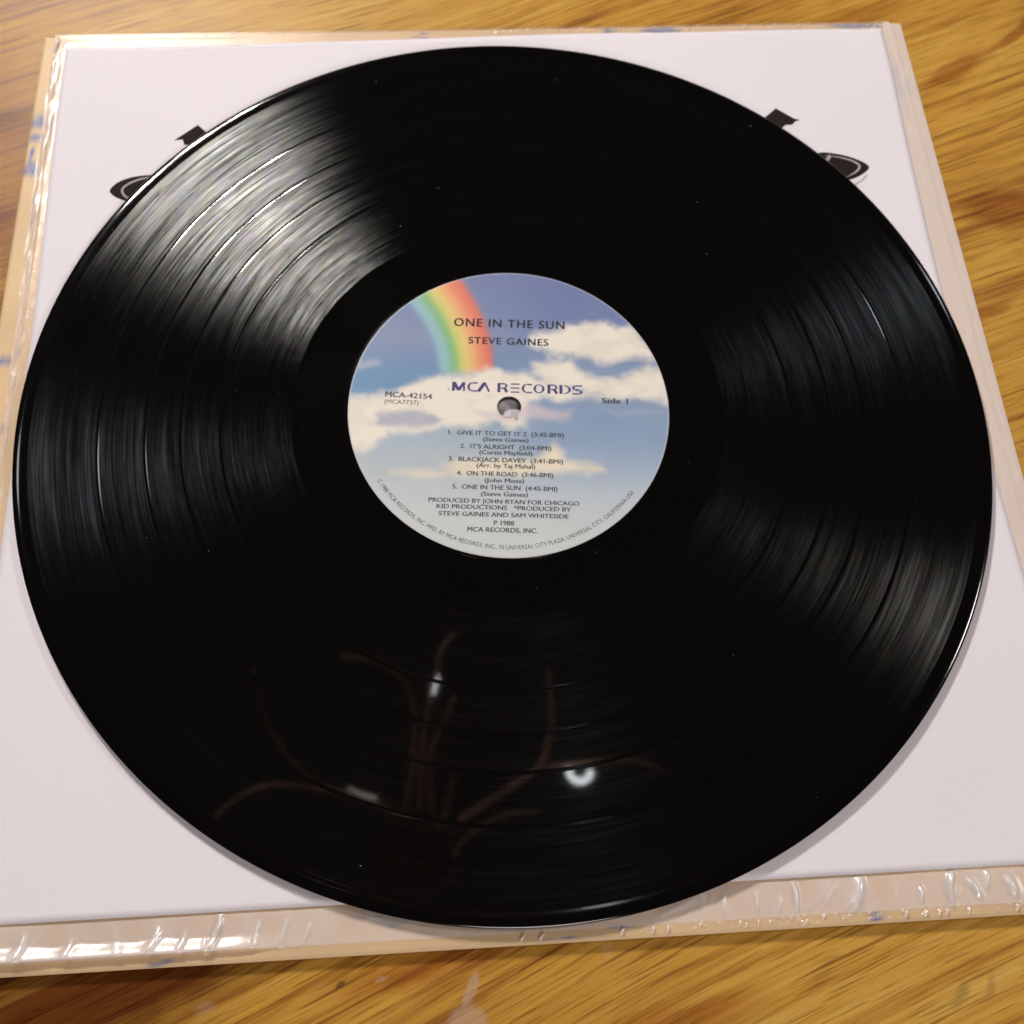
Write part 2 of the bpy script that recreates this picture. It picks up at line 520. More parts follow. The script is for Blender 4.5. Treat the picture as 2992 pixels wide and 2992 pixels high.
jx = edge_axis(JX0, JX1, 16, 0.28, 3.0)
jy = edge_axis(JY0, JY1, 14, 0.28, 3.0)
slab(jx, jy, jacket_top, lambda X, Y: 0 * X + 1.5, "front_board", M_CARD, jacket, card_colors)
M_CARD2 = mat_attr("jacket_card_back", 0.6, 0.4, 0.2, 900, 0.12)
slab(np.linspace(JX0 + .5, JX1 - .5, 12), np.linspace(JY0 + .3, JY1 - .5, 12), lambda X, Y: 0 * X + 1.35, lambda X, Y: 0 * X + 0.02,
     "back_board", M_CARD2, jacket, lambda X, Y: np.ones(X.shape + (3,)) * lin([206, 176, 124]))

# ------------------------------------------------------------------ white printed sleeve
sleeve = thing("white_sleeve", "white paper inner sleeve with black printed shapes, directly under the record", "record sleeve",
               (0, 0, 0), rotz=SA)
WX0, WX1, WY0, WY1 = -153.2, 151.6, -142.2, 158.4


def sleeve_colors(X, Y):
    base = lin([240, 233, 240])
    n = 0.5 + 0.5 * np.sin(X / 33 + 1) * np.sin(Y / 41 + X / 90)
    return np.ones(X.shape + (3,)) * base * (1 - 0.025 * n)[..., None]


def warp_sheet(o):
    """gentle bow of the sheet's edges, as measured"""
    me = o.data
    n = len(me.vertices)
    co = np.empty(n * 3, np.float32)
    me.vertices.foreach_get("co", co)
    co = co.reshape(-1, 3)
    x, y = co[:, 0] * 1000, co[:, 1] * 1000
    u = (x - WX0) / (WX1 - WX0)
    v = (y - WY0) / (WY1 - WY0)
    x2 = x + np.where(u > 0.5, 1, 0) * (u - .5) * 2 * (-3.2 * np.exp(-((v - 0.62) / 0.28) ** 2)) + (1 - smooth(u, 0, .5)) * (2.2 * smooth(v, 0.95, 0.55))
    y2 = y + (v > .5) * (v - .5) * 2 * (-3.0 * (1 - smooth(u, 0.0, 0.75)))
    co[:, 0] = x2 / 1000
    co[:, 1] = y2 / 1000
    me.vertices.foreach_set("co", co.ravel())
    me.update()


sheet = slab(np.linspace(WX0, WX1, 150), np.linspace(WY0, WY1, 150), paper_h, lambda X, Y: paper_h(X, Y) - 0.28, "paper_sheet",
             M_PAPER, sleeve, sleeve_colors)
warp_sheet(sheet)


def to_sleeve(pts):
    c, s = math.cos(SA), math.sin(SA)
    return [(x * c + y * s, -x * s + y * c) for x, y in pts]


def catmull(pts, n=8, closed=True):
    out = []
    m = len(pts)
    P = [np.array(p, float) for p in pts]
    rngi = range(m) if closed else range(m - 1)
    for i in rngi:
        p0 = P[(i - 1) % m] if closed or i > 0 else P[0]
        p1, p2 = P[i], P[(i + 1) % m]
        p3 = P[(i + 2) % m] if closed or i + 2 < m else P[-1]
        for k in range(n):
            t = k / n
            out.append(0.5 * ((2 * p1) + (-p0 + p2) * t + (2 * p0 - 5 * p1 + 4 * p2 - p3) * t * t + (-p0 + 3 * p1 - 3 * p2 + p3) * t ** 3))
    if not closed:
        out.append(P[-1])
    return out


def flat_print(name, pts, mat, parent, lift=0.05):
    q = to_sleeve(pts)
    bm = bmesh.new()
    vs = [bm.verts.new((x * MM, y * MM, (float(paper_h(np.float64(x), np.float64(y))) + lift) * MM)) for x, y in q]
    f = bm.faces.new(vs)
    f.normal_update()
    if f.normal.z < 0:
        f.normal_flip()
    bmesh.ops.triangulate(bm, faces=[f])
    me = bpy.data.meshes.new(name)
    bm.to_mesh(me)
    bm.free()
    me.materials.append(mat)
    o = bpy.data.objects.new(name, me)
    COL.objects.link(o)
    o.parent = parent
    return o


def flat_stroke(name, pts, wd, mat, parent, lift=0.07, taper=False):
    p = [np.array(a, float) for a in catmull(pts, 8, False)]
    L, Rr = [], []
    for i, a in enumerate(p):
        d = p[min(i + 1, len(p) - 1)] - p[max(i - 1, 0)]
        d /= np.linalg.norm(d) + 1e-9
        nrm = np.array([-d[1], d[0]])
        ww = wd / 2 * (1 if not taper else max(0.15, math.sin(math.pi * (i + .5) / len(p))))
        L.append(a + nrm * ww)
        Rr.append(a - nrm * ww)
    return flat_print(name, L + Rr[::-1], mat, parent, lift)


flat_print("printed_tab", [(-122.8, 98.6), (-119.8, 99.3), (-118.9, 97.0), (-116.8, 97.2), (-112, 93), (-107, 99), (-112.0, 103.0), (-115.7, 106.3)], M_PRINT, sleeve)
flat_print("printed_tab", [(85.8, 125.7), (90.4, 130.9), (96.8, 126.6), (99.0, 126.1), (97.2, 125.2), (96.0, 123.6), (93.4, 123.2), (92.0, 121.3), (86, 118), (82, 122)], M_PRINT, sleeve)
ovl = flat_print("printed_oval", catmull([(-140.5, 75.4), (-138.6, 78.9), (-134.1, 81.6), (-128.6, 82.9), (-121, 83.0), (-119, 77), (-124, 71), (-130, 70.6), (-134.6, 71.5), (-138.5, 73.1)]), M_PRINT, sleeve)
flat_stroke("printed_ring", [(-126, 81.9), (-129.8, 81.5), (-134.0, 79.3), (-136.3, 76.6), (-135.6, 74.2), (-133.2, 72.4), (-130, 71.8)], 0.75, M_RING, ovl)
ovr = flat_print("printed_oval", catmull([(104.3, 110.9), (111.0, 111.5), (118, 109.8), (122.5, 106.7), (119.6, 102.8), (114.5, 100.0), (108, 99), (102, 103)]), M_PRINT, sleeve)
flat_stroke("printed_ring", [(107, 110.3), (112.0, 110.0), (116.6, 108.8), (119.0, 107.0), (118.4, 104.8), (116.3, 102.8), (113.4, 100.9)], 0.9, M_RING, ovr, taper=True)
flat_stroke("printed_ring", [(107.5, 108.2), (108.3, 109.4), (108.8, 110.6)], 1.2, M_RING, ovr)
flat_stroke("printed_tail", [(121.6, 102.9), (119.6, 100.4), (117.2, 98.4), (114, 95)], 0.5, M_RING, sleeve)

# ------------------------------------------------------------------ clear plastic outer bag
bag = thing("plastic_bag", "clear wrinkled plastic bag wrapped over the white sleeve, its crinkled margins showing round the edges",
            "plastic sleeve", (0, 0, 0), rotz=SA)
FX0, FX1, FY0, FY1 = -157.8, 158.9, -154.2, 162.3
fx = np.concatenate([np.arange(FX0, -146, 0.32), np.arange(-146, 146, 0.30), np.arange(146, FX1 + .01, 0.32)])
fy = np.concatenate([np.arange(FY0, -137, 0.26), np.arange(-137, 153, 3.2), np.arange(153, FY1 + .01, 0.28)])
X, Y = np.meshgrid(fx, fy, indexing='ij')
JT = -3.00  # jacket top, world mm
inx = smooth(X, WX0 - 2.5, WX0 + 0.3) * smooth(-X, -WX1 - 2.0, -WX1 + 0.3)
iny = smooth(Y, WY0 - 1.6, WY0 + 0.2) * smooth(-Y, -WY1 - 1.8, -WY1 + 0.2)
inside = inx * iny
Z = inside * (paper_h(X, Y) - 0.50) + (1 - inside) * (JT + 0.14)
# bottom margin: an irregular curl that is fullest at the left, and crossing ridges
rw = random.Random(11)


RIDGE = np.zeros_like(X)


def ridge(cx, cy, ln, ang, wd, h, bend=0.0):
    global Z, RIDGE
    ca, sa = math.cos(ang), math.sin(ang)
    u = (X - cx) * ca + (Y - cy) * sa
    v = -(X - cx) * sa + (Y - cy) * ca - bend * u * u / max(ln, .1)
    e = h * np.exp(-(v / wd) ** 2) * np.exp(-np.abs(u / (ln / 2)) ** 3)
    Z = Z + e
    RIDGE = np.maximum(RIDGE, e)


nz = (np.sin(X / 3.1 + 1.0) + 0.7 * np.sin(X / 1.7 + 2.2) + 0.6 * np.sin(X / 5.7)) * 0.25
lip = (1 - smooth(X, -88, -58)) * (0.8 + 0.25 * nz)
Z += 2.1 * lip * (1 - smooth(Y, -151.3, -147.4 + 0.8 * nz)) * smooth(Y, -151.9, -151.2)
for cx, ang, wd, h, ln, cy, bd in (
        (-132, 1.25, 1.1, .9, 6, -148.5, .15), (-120, 1.2, .8, .5, 5, -149, 0), (-98.5, 1.15, .9, 1.0, 6, -148.2, .2), (-91.5, 1.2, .7, .6, 5, -149, .1),
        (-83, 1.2, .8, 1.2, 9, -147.3, .35), (-73, 1.3, .6, .7, 6, -148, 0), (-66, 1.25, .7, .6, 6.5, -147.8, 0), (-60, 1.2, .6, .5, 5, -148.5, 0),
        (36, .35, 1.0, .35, 12, -147.6, 0), (48, 1.4, .5, .35, 5, -147.8, 0), (57.0, 1.5, .5, .7, 5.5, -147.4, 0), (63, 1.35, .5, .5, 4, -148.6, 0), (67.5, 1.55, .8, 1.0, 7.5, -146.8, .05),
        (77, .9, .8, .35, 7, -146.4, 0), (84.5, 1.25, 1.3, 1.3, 8.5, -146.6, .2), (101.0, 1.4, .7, .9, 4, -148.0, 0), (109.0, 1.35, 1.0, 1.4, 8, -146.2, -.45),
        (115.6, 2.1, .9, 1.1, 5.5, -147.2, 0), (119.5, 1.35, .8, .9, 4.5, -145.2, 0), (125.5, 1.9, 1.1, 1.1, 5.5, -147.2, 0), (131, 1.7, .8, .6, 5, -147, 0), (138, 1.4, 1, .8, 6, -147, 0)):
    ridge(cx, cy, ln, ang, wd, h, bd)
for _ in range(60):
    ridge(rw.uniform(-150, 155), rw.uniform(-150.5, -143.5), rw.uniform(3, 8), rw.uniform(0.4, 2.0), rw.uniform(.5, 1.3), rw.uniform(.03, .22), rw.uniform(-.2, .2))
# heat-sealed strip along the jacket's near edge with small crimps
for _ in range(46):
    ridge(rw.gauss(70, 26), rw.uniform(-153.6, -151.8), rw.uniform(.7, 1.5), rw.uniform(.8, 1.6), rw.uniform(.22, .34), rw.uniform(.25, .6))
for cx in (-5, 0, 21, 29, 33, 96, 101.5, 105, 107, 113, 126):
    ridge(cx, -152.6, 1.7, 1.0, .40, .8)
# left margin: two long folds and cross wrinkles
Z += 0.35 * np.exp(-((X + 156.6 - 3.2 * (160 - Y) / 160 + .35 * np.sin(Y / 7)) / 0.5) ** 2) * smooth(-Y, -161.5, -158) * smooth(Y, -140, -80) * np.clip(.4 + np.sin(Y / 5.3) + .6 * np.sin(Y / 2.1), 0, 1.4)
for _ in range(120):
    ridge(rw.uniform(-157.2, -152.8), rw.uniform(-60, 160), rw.uniform(3, 9), rw.uniform(0.7, 1.9), rw.uniform(.3, .7), rw.uniform(.1, .5), rw.uniform(-.3, .3))
for cx, cy, h in ((-157.0, 156, .9), (-155.6, 150, .7), (-157.0, 146, .6), (-155.4, 141, .5)):
    ridge(cx, cy, 6, 1.35, .7, h)
# top margin and right margin
for _ in range(60):
    ridge(rw.uniform(0, 150), rw.uniform(160.0, 161.6), rw.uniform(1.5, 3), rw.uniform(.6, 1.4), rw.uniform(.3, .6), rw.uniform(.05, .30))
for _ in range(34):
    ridge(rw.uniform(151.5, 158), rw.uniform(-120, 158), rw.uniform(3, 12), rw.uniform(1.2, 1.9), rw.uniform(.6, 1.4), rw.uniform(.03, .14))
Z += 0.30 * np.exp(-((X - 154.6) / 0.9) ** 2) * (1 - inside)
# keep the film below the record and the sheet
rr = np.hypot(X, Y)
Z = np.minimum(Z, np.where(rr < 152.5, -2.05, 99))
Z = np.where(inside > 0.6, np.minimum(Z, paper_h(X, Y) - 0.40), Z)
Z = np.maximum(Z, JT + 0.04)
# narrow towards the far right corner: film corner is notched there
haze = 0.10 + 0 * X
haze = np.where(inside > 0.5, 0.07, 0.30)
rs = smooth(X, 145.5, 147.5)
haze = haze * (1 - rs) + 0.60 * rs
ls = (1 - smooth(X, -155, -153)) * smooth(Y, -140, -100)
haze = haze * (1 - ls) + 0.24 * ls
bs = (1 - smooth(Y, WY0 - 1.0, WY0)) * smooth(Y, -151.8, -151.2)
haze = haze * (1 - bs) + (0.46 + 0.16 * nz * smooth(Y, -152, -146) + 0.30 * lip * (1 - smooth(Y, -151.0, -147.6 + .8 * nz))) * bs
seal = 1 - smooth(Y, -151.9, -151.3)
haze = haze * (1 - seal) + 0.05 * seal
tp = smooth(Y, 158.8, 159.6) * (X < 152)
haze = haze * (1 - tp) + (0.10 + 0.10 * smooth(X, 20, 140)) * tp
n1, n2 = len(fx), len(fy)
idx = np.arange(n1 * n2).reshape(n1, n2)
ff = np.stack([idx[:-1, :-1], idx[1:, :-1], idx[1:, 1:], idx[:-1, 1:]], -1).reshape(-1, 4)
fv = np.stack([X, Y, Z], -1).reshape(-1, 3) * MM
# clipped far left corner and notch at the far right one
cx = (X[:-1, :-1] + X[1:, 1:]) / 2
cy = (Y[:-1, :-1] + Y[1:, 1:]) / 2
keep = ~(((cx - 154.4) > 0.0) & (cy > 161.0)) & ~((cx < -157.8 + 0.0) & (cy > 150))
left_line = -157.9 + 3.6 * np.clip((150 - cy) / 170, 0, 1.0) - 0.9
keep &= cx > left_line
mesh_obj("film", fv, ff[keep.ravel()], M_FILM, bag, True, np.stack([np.clip(haze + (0.62 + 0.3 * seal) * np.clip(RIDGE, 0, 1.1), 0, .92), np.clip(0.022 + 0.22 * RIDGE + 0.08 * lip * bs, 0, .30), 0 * Z], -1).reshape(-1, 3).astype(np.float32))  # highlights painted in: ridges and lip whitened and glossier, flat film dulled against glare

# ------------------------------------------------------------------ the record
rec = thing("vinyl_record", "black long-playing vinyl record with a blue sky and rainbow label, lying on the white sleeve", "record")
# body: one turned profile, mm; top of the playing surface is z = 0
prof = [(3.63, 0.10), (3.63, -1.85), (4.0, -1.90), (150.0, -1.95), (150.5, -1.82), (150.72, -1.45), (150.72, -0.45), (150.5, -0.16), (150.0, 0.0), (149.3, 0.09),
        (148.5, 0.115), (147.8, 0.09), (147.1, 0.035), (146.6, -0.005), (146.2, -0.02)]
BANDS = [(126.25, 146.1), (112.15, 125.15), (101.5, 111.05), (89.5, 100.4), (67.5, 88.5)]
for (a, b), nb in zip(BANDS, BANDS[1:] + [None]):
    prof += [(b, -0.022), (a, -0.022)]
    if nb:
        g0, g1 = nb[1], a
        mid = (g0 + g1) / 2
        prof += [(a - 0.10, -0.024), (a - 0.3, -0.052), (mid, -0.064), (g0 + 0.3, -0.052), (g0 + 0.10, -0.024)]
prof += [(67.3, -0.03), (66.8, -0.07), (64, -0.095), (60, -0.095), (56, -0.09), (53, -0.08), (51.4, -0.06), (50.7, -0.02), (50.3, 0.05), (50.0, 0.08), (49.6, 0.09), (20, 0.10), (3.9, 0.10)]
v, f = lathe(prof, 720, closed=True)
body = mesh_obj("vinyl_disc", v, f, M_VINYL, rec)
# sharpen nothing: the profile carries its own bevels
for a, b in BANDS:
    rsx = np.linspace(a + .1, b - .1, max(4, int((b - a) / 1.5)))
    pr = [(a, 0.0)] + [(r, 0.0) for r in rsx] + [(b, 0.0)]
    v, f = lathe(pr[::-1], 720)
    o = mesh_obj("groove_band", v, f, M_GROOVE, body)
# lead-in and lead-out spirals: thin single grooves
M_SPIRAL = simple("groove_line", (0.004, 0.004, 0.004), 0.25, 0.0, 0.4)


def spiral(name, r0, r1, turns, z, wd=0.10):
    n = int(turns * 260)
    t = np.linspace(0, 1, n)
    th = t * turns * 2 * math.pi + 0.7
    r = r0 + (r1 - r0) * t
    V = []
    for k, (dr, dz) in enumerate(((-wd / 2, 0), (0, 0.03), (wd / 2, 0))):
        V.append(np.stack([(r + dr) * np.cos(th), (r + dr) * np.sin(th), 0 * r + z + dz], 1))
    V = np.concatenate(V) * MM
    i = np.arange(n - 1)
    F = np.concatenate([np.stack([i, i + n, i + n + 1, i + 1], 1), np.stack([i + n, i + 2 * n, i + 2 * n + 1, i + n + 1], 1)])
    return mesh_obj(name, V, F, M_SPIRAL, body)


spiral("lead_out_groove", 67.0, 57.5, 1.3, -0.115, 0.07)

# dust specks lying on the playing surface
M_DUST = simple("pale_dust", (0.5, 0.47, 0.44), 0.9, spec=0.1)
dv, df = [], []
rd = random.Random(3)
for _ in range(34):
    r_, a_ = math.sqrt(rd.uniform(52 ** 2, 149 ** 2)), rd.uniform(0, 2 * math.pi)
    x_, y_ = r_ * math.cos(a_), r_ * math.sin(a_)
    q_ = rd.uniform(0, math.pi)
    l_, w_d = rd.choice((0.10, 0.14, 0.2, 0.5)) * rd.uniform(.6, 1.2), rd.uniform(.04, .09)
    c_, s_ = math.cos(q_), math.sin(q_)
    z_ = 0.03 if r_ < 146 else 0.20
    k = len(dv)
    for (u_, v_, h_) in ((-l_, 0, 0), (0, -w_d, 0), (l_, 0, 0), (0, w_d, 0), (0, 0, .06)):
        dv.append(((x_ + u_ * c_ - v_ * s_) * MM, (y_ + u_ * s_ + v_ * c_) * MM, (z_ + h_) * MM))
    df += [(k, k + 1, k + 4), (k + 1, k + 2, k + 4), (k + 2, k + 3, k + 4), (k + 3, k, k + 4)]
dust = mesh_obj("dust", dv, df, M_DUST, rec, False)
dust["kind"] = "stuff"

# ---- label: polar mesh carrying its printed picture as colour
LA = math.radians(2.0)  # print is turned 2 degrees
nr, nth = 230, 760
rad = np.linspace(3.75, 49.9, nr)
rad = np.concatenate([[3.70], rad, [50.05]])
tt = np.linspace(0, 2 * math.pi, nth, endpoint=False)
RR, TT = np.meshgrid(rad, tt, indexing='ij')
LX, LY = RR * np.cos(TT), RR * np.sin(TT)
LZ = np.full_like(RR, 0.20)
LZ[0] = 0.10
LZ[-1] = 0.09
LZ += 0.006 * np.sin(LX / 7) * np.sin(LY / 9)
# pressing ring and raised edge of a real label
LZ -= 0.05 * np.exp(-((RR - 36.0) / 0.5) ** 2) * 0.0


def vnoise(x, y, seed):
    """smooth value noise"""
    g = np.random.default_rng(seed).random((64, 64))
    xi, yi = np.floor(x).astype(int), np.floor(y).astype(int)
    fx_, fy_ = x - xi, y - yi
    fx_, fy_ = fx_ * fx_ * (3 - 2 * fx_), fy_ * fy_ * (3 - 2 * fy_)
    a, b = g[xi % 64, yi % 64], g[(xi + 1) % 64, yi % 64]
    c, d = g[xi % 64, (yi + 1) % 64], g[(xi + 1) % 64, (yi + 1) % 64]
    return (a * (1 - fx_) + b * fx_) * (1 - fy_) + (c * (1 - fx_) + d * fx_) * fy_


def fbm(x, y, seed, o=4):
    s, a = 0, 0.5
    for k in range(o):
        s = s + a * vnoise(x * 2 ** k, y * 2 ** k, seed + k)
        a *= 0.5
    return s / 0.9375


def poly_sdf(x, y, poly):
    P = np.array(poly, float)
    d = np.full(x.shape, 1e9)
    inside = np.zeros(x.shape, bool)
    n = len(P)
    for i in range(n):
        a, b = P[i], P[(i + 1) % n]
        e = b - a
        L = e @ e
        t = np.clip(((x - a[0]) * e[0] + (y - a[1]) * e[1]) / L, 0, 1)
        d = np.minimum(d, np.hypot(x - a[0] - t * e[0], y - a[1] - t * e[1]))
        c = ((a[1] > y) != (b[1] > y)) & (x < (b[0] - a[0]) * (y - a[1]) / (b[1] - a[1] + 1e-12) + a[0])
        inside ^= c
    return np.where(inside, d, -d)


def label_colors():
    c_, s_ = math.cos(LA), math.sin(LA)
    x = (LX * c_ + LY * s_)
    y = (-LX * s_ + LY * c_)
    wx = x + 2.4 * (fbm(x / 7 + 20, y / 7 + 20, 3) - .5)
    wy = y + 2.4 * (fbm(x / 7 + 40, y / 7 + 9, 13) - .5)
    # sky: by height and side
    ys = np.array([-50, -40, -30, -22, -12, -3, 6, 14, 24, 36, 50])
    left = lin(np.array([[208, 213, 212], [206, 211, 213], [200, 206, 212], [186, 196, 204], [168, 186, 202], [150, 170, 196], [92, 142, 186], [100, 140, 184], [126, 142, 180], [112, 130, 176], [104, 120, 170]]))
    right = lin(np.array([[208, 213, 212], [204, 211, 214], [192, 202, 213], [166, 184, 208], [140, 164, 198], [132, 156, 192], [130, 156, 190], [128, 152, 188], [108, 130, 178], [104, 122, 174], [100, 116, 170]]))
    t = smooth(x, -12, 16)
    col = np.zeros(x.shape + (3,))
    for k in range(3):
        l = np.interp(y, ys, left[:, k])
        r_ = np.interp(y, ys, right[:, k])
        col[..., k] = l * (1 - t) + r_ * t
    col *= (1 + 0.08 * (fbm(x / 9 + 5, y / 5 + 5, 21) - .5))[..., None]
    # rainbow
    xr = -0.00992376 * y * y + 0.26417815 * y - 6.8096397
    xl = -0.0138306 * y * y + 0.24713 * y - 24.193
    q = (x - xl) / (xr - xl)
    stops = [0.0, 0.10, 0.20, 0.29, 0.36, 0.44, 0.54, 0.66, 0.76, 0.88, 0.95, 1.0]
    rc = lin(np.array([[120, 150, 190], [140, 186, 200], [140, 192, 192], [126, 184, 140], [140, 192, 110], [202, 206, 112], [232, 204, 116], [238, 176, 110], [238, 144, 104], [232, 118, 92], [214, 112, 100], [150, 124, 150]]))
    rb = np.stack([np.interp(q, stops, rc[:, k]) for k in range(3)], -1)
    a = smooth(q, -0.10, 0.12) * (1 - smooth(q, 0.94, 1.09)) * smooth(wy, 9.0, 13.5)
    col = col * (1 - a[..., None]) + rb * a[..., None]
    white = lin([243, 235, 222])
    cream = lin([240, 228, 204])

    def cloud(poly, soft, colr=white, amt=1.0, tex=0.5):
        nonlocal col
        d = poly_sdf(wx, wy, poly) + tex * 3.2 * (fbm(x / 4 + 30, y / 2.6 + 30, 31) - .5)
        m = smooth(d, -soft, soft * 0.9) * amt
        body_ = (1 - 0.10 * smooth(fbm(x / 6 + 50, y / 3.5 + 12, 71), .45, .8))[..., None]
        col = col * (1 - m[..., None]) + colr * body_ * m[..., None]
    cloud([(7.0, 25.5), (9.3, 27.0), (15.2, 28.5), (18.7, 30.4), (23.4, 30.4), (28.1, 32.0), (31.0, 32.2), (34.5, 29.9), (38.1, 31.0), (41.5, 27.4), (46.0, 21.5), (47.6, 18.2), (43.6, 20.4), (36.6, 19.4), (30.8, 17.2), (27.3, 16.0), (25.0, 18.2), (20.9, 19.4), (15.1, 19.6), (9.4, 21.2), (5.3, 22.7)], 2.3, tex=0.9)
    cloud([(8.2, 15.5), (13.4, 17.0), (18.6, 17.2), (20.9, 14.6), (23.8, 12.1), (29.5, 11.0), (35.2, 11.8), (38.8, 14.6), (43.4, 16.1), (48.1, 15.6), (53, 6.5), (53, 2.0), (46.5, 4.4), (39.1, 5.0), (30.5, 4.6), (24.8, 6.0), (20.3, 7.1), (13.4, 7.8), (9.4, 12.3)], 2.3, tex=0.9)
    cloud([(-54, 1.1), (-43.1, 2.8), (-37.5, 3.2), (-33.1, 6.2), (-24.2, 9.8), (-18.6, 10.6), (-11.7, 10.9), (-6.6, 13.0), (-0.3, 12.6), (7.7, 11.5), (13.4, 7.8), (20.3, 6.8), (30.5, 4.9), (19.1, 3.2), (11.2, 3.5), (5.5, 2.7), (4.5, -7.4), (3.4, -7.4), (-3.4, -5.8), (-14.5, -8.0), (-20.0, -8.2), (-31.1, -9.8), (-36.6, -10.0), (-39.2, -13.2), (-43.4, -16.4), (-53, -16.0), (-54, -6.7)], 2.3, tex=0.9)
    cloud([(-41.5, -3.9), (-35.4, -2.7), (-27.0, -2.8), (-20.2, -5.1), (-22.3, -7.0), (-31.1, -8.0), (-40.7, -7.3)], 1.5, lin([168, 174, 194]), 0.85)
    cloud([(-10, -2.5), (-1, -2.0), (6, 1), (18.5, -1.2), (18.5, -3.8), (5.6, -4.2), (-2, -5)], 2.0, lin([214, 200, 208]), 0.8)
    cloud([(-19.5, -20.5), (-10.8, -18.4), (8.0, -18.4), (11.3, -15.2), (14.0, -13.2), (16.8, -15.1), (17.4, -18.1), (21.2, -19.2), (27.9, -19.2), (28.9, -20.3), (24.5, -21.4), (16.2, -22.2), (2.5, -23.4), (-13.9, -23.0)], 2.4, cream)
    cloud([(-35.8, -23.4), (-27.6, -22.3), (-19.4, -22.0), (-12, -22), (-12, -24.4), (-19.3, -24.4), (-27.5, -25.0)], 1.4, cream, 0.6)
    cloud([(-49, 14.8), (-42.8, 15.2), (-41.5, 13.1), (-48.1, 12.0)], 1.6, lin([176, 184, 204]), 0.7)
    cloud([(30, 0), (38, 1.0), (50, -0.5), (44, -2), (34, -1.6)], 1.8, lin([160, 178, 204]), 0.5)
    # edge highlight painted as a pale outer rim on the label
    e = smooth(RR, 49.3, 49.9)
    col = col * (1 - 0.5 * e[..., None]) + lin([205, 205, 215]) * 0.5 * e[..., None]
    e = 1 - smooth(RR, 3.7, 4.1)
    col = col * (1 - 0.5 * e[..., None]) + lin([150, 130, 120]) * 0.5 * e[..., None]
    # small scuff under the spindle hole
    d = np.hypot(x - 2.2, (y + 4.2))
    k = np.exp(-(np.hypot((x - 2.3) / 0.5, (y + 3.9) / 0.7)) ** 2) * 0.7
    col = col * (1 - k[..., None]) + lin([70, 55, 50]) * k[..., None]
    k = np.exp(-(np.hypot((x + 3.2) / 0.3, (y + 6.4) / 0.5)) ** 2) * 0.35
    col = col * (1 - k[..., None]) + lin([150, 120, 110]) * k[..., None]
    col = col * 0.93 + 0.07 * lin([236, 232, 226])
    return np.clip(col, 0, 1)


m_, n_ = RR.shape
lidx = np.arange(m_ * n_).reshape(m_, n_)
lf = np.stack([lidx[:-1], lidx[1:], np.roll(lidx, -1, 1)[1:], np.roll(lidx, -1, 1)[:-1]], -1).reshape(-1, 4)
label = mesh_obj("paper_label", np.stack([LX, LY, LZ], -1).reshape(-1, 3) * MM, lf, M_LABEL, rec, True,
                 label_colors().reshape(-1, 3).astype(np.float32))


# ---- lettering on the label
def text_verts(s, spacing=1.0, bold=0.0):
    cu = bpy.data.curves.new("t", 'FONT')
    cu.body = s
    cu.size = 1.0
    cu.space_character = spacing
    cu.offset = bold
    cu.resolution_u = 3
    o = bpy.data.objects.new("t", cu)
    COL.objects.link(o)
    dg = bpy.context.evaluated_depsgraph_get()
    me = bpy.data.meshes.new_from_object(o.evaluated_get(dg))
    vv = np.array([v.co[:] for v in me.vertices], float)
    ff = [tuple(p.vertices) for p in me.polygons]
    bpy.data.objects.remove(o)
    bpy.data.curves.remove(cu)
    bpy.data.meshes.remove(me)
    return vv, ff


def lab_z(x, y):
    c_, s_ = math.cos(LA), math.sin(LA)
    wx, wy = x * c_ - y * s_, x * s_ + y * c_
    return 0.20 + 0.006 * np.sin(wx / 7) * np.sin(wy / 9) + 0.03


def lettering(name, s, x0, x1, yb, cap, mat, bold=0.012, tilt=0.0, parent=label, spacing=1.0, shear=0.0):
    """text from x0 to x1 with its baseline at yb (mm, print frame) and capital height cap"""
    vv, ff = text_verts(s, spacing, 0.0)
    if bold:
        k = len(vv)
        v2 = vv + np.array([bold, bold * 0.4, 0.02])
        ff = ff + [tuple(i + k for i in f) for f in ff]
        vv = np.concatenate([vv, v2])
    vx = (vv[:, 0] - vv[:, 0].min()) / (vv[:, 0].max() - vv[:, 0].min())
    x = x0 + vx * (x1 - x0)
    y = yb + vv[:, 1] * (cap / 0.70)
    x = x + shear * (y - yb)
    y = y + (x - (x0 + x1) / 2) * tilt
    z = lab_z(x, y) + vv[:, 2] * 0.4
    c_, s_ = math.cos(LA), math.sin(LA)
    V = np.stack([x * c_ - y * s_, x * s_ + y * c_, z], 1) * MM
    return mesh_obj(name, V, ff, mat, parent, smooth=False)


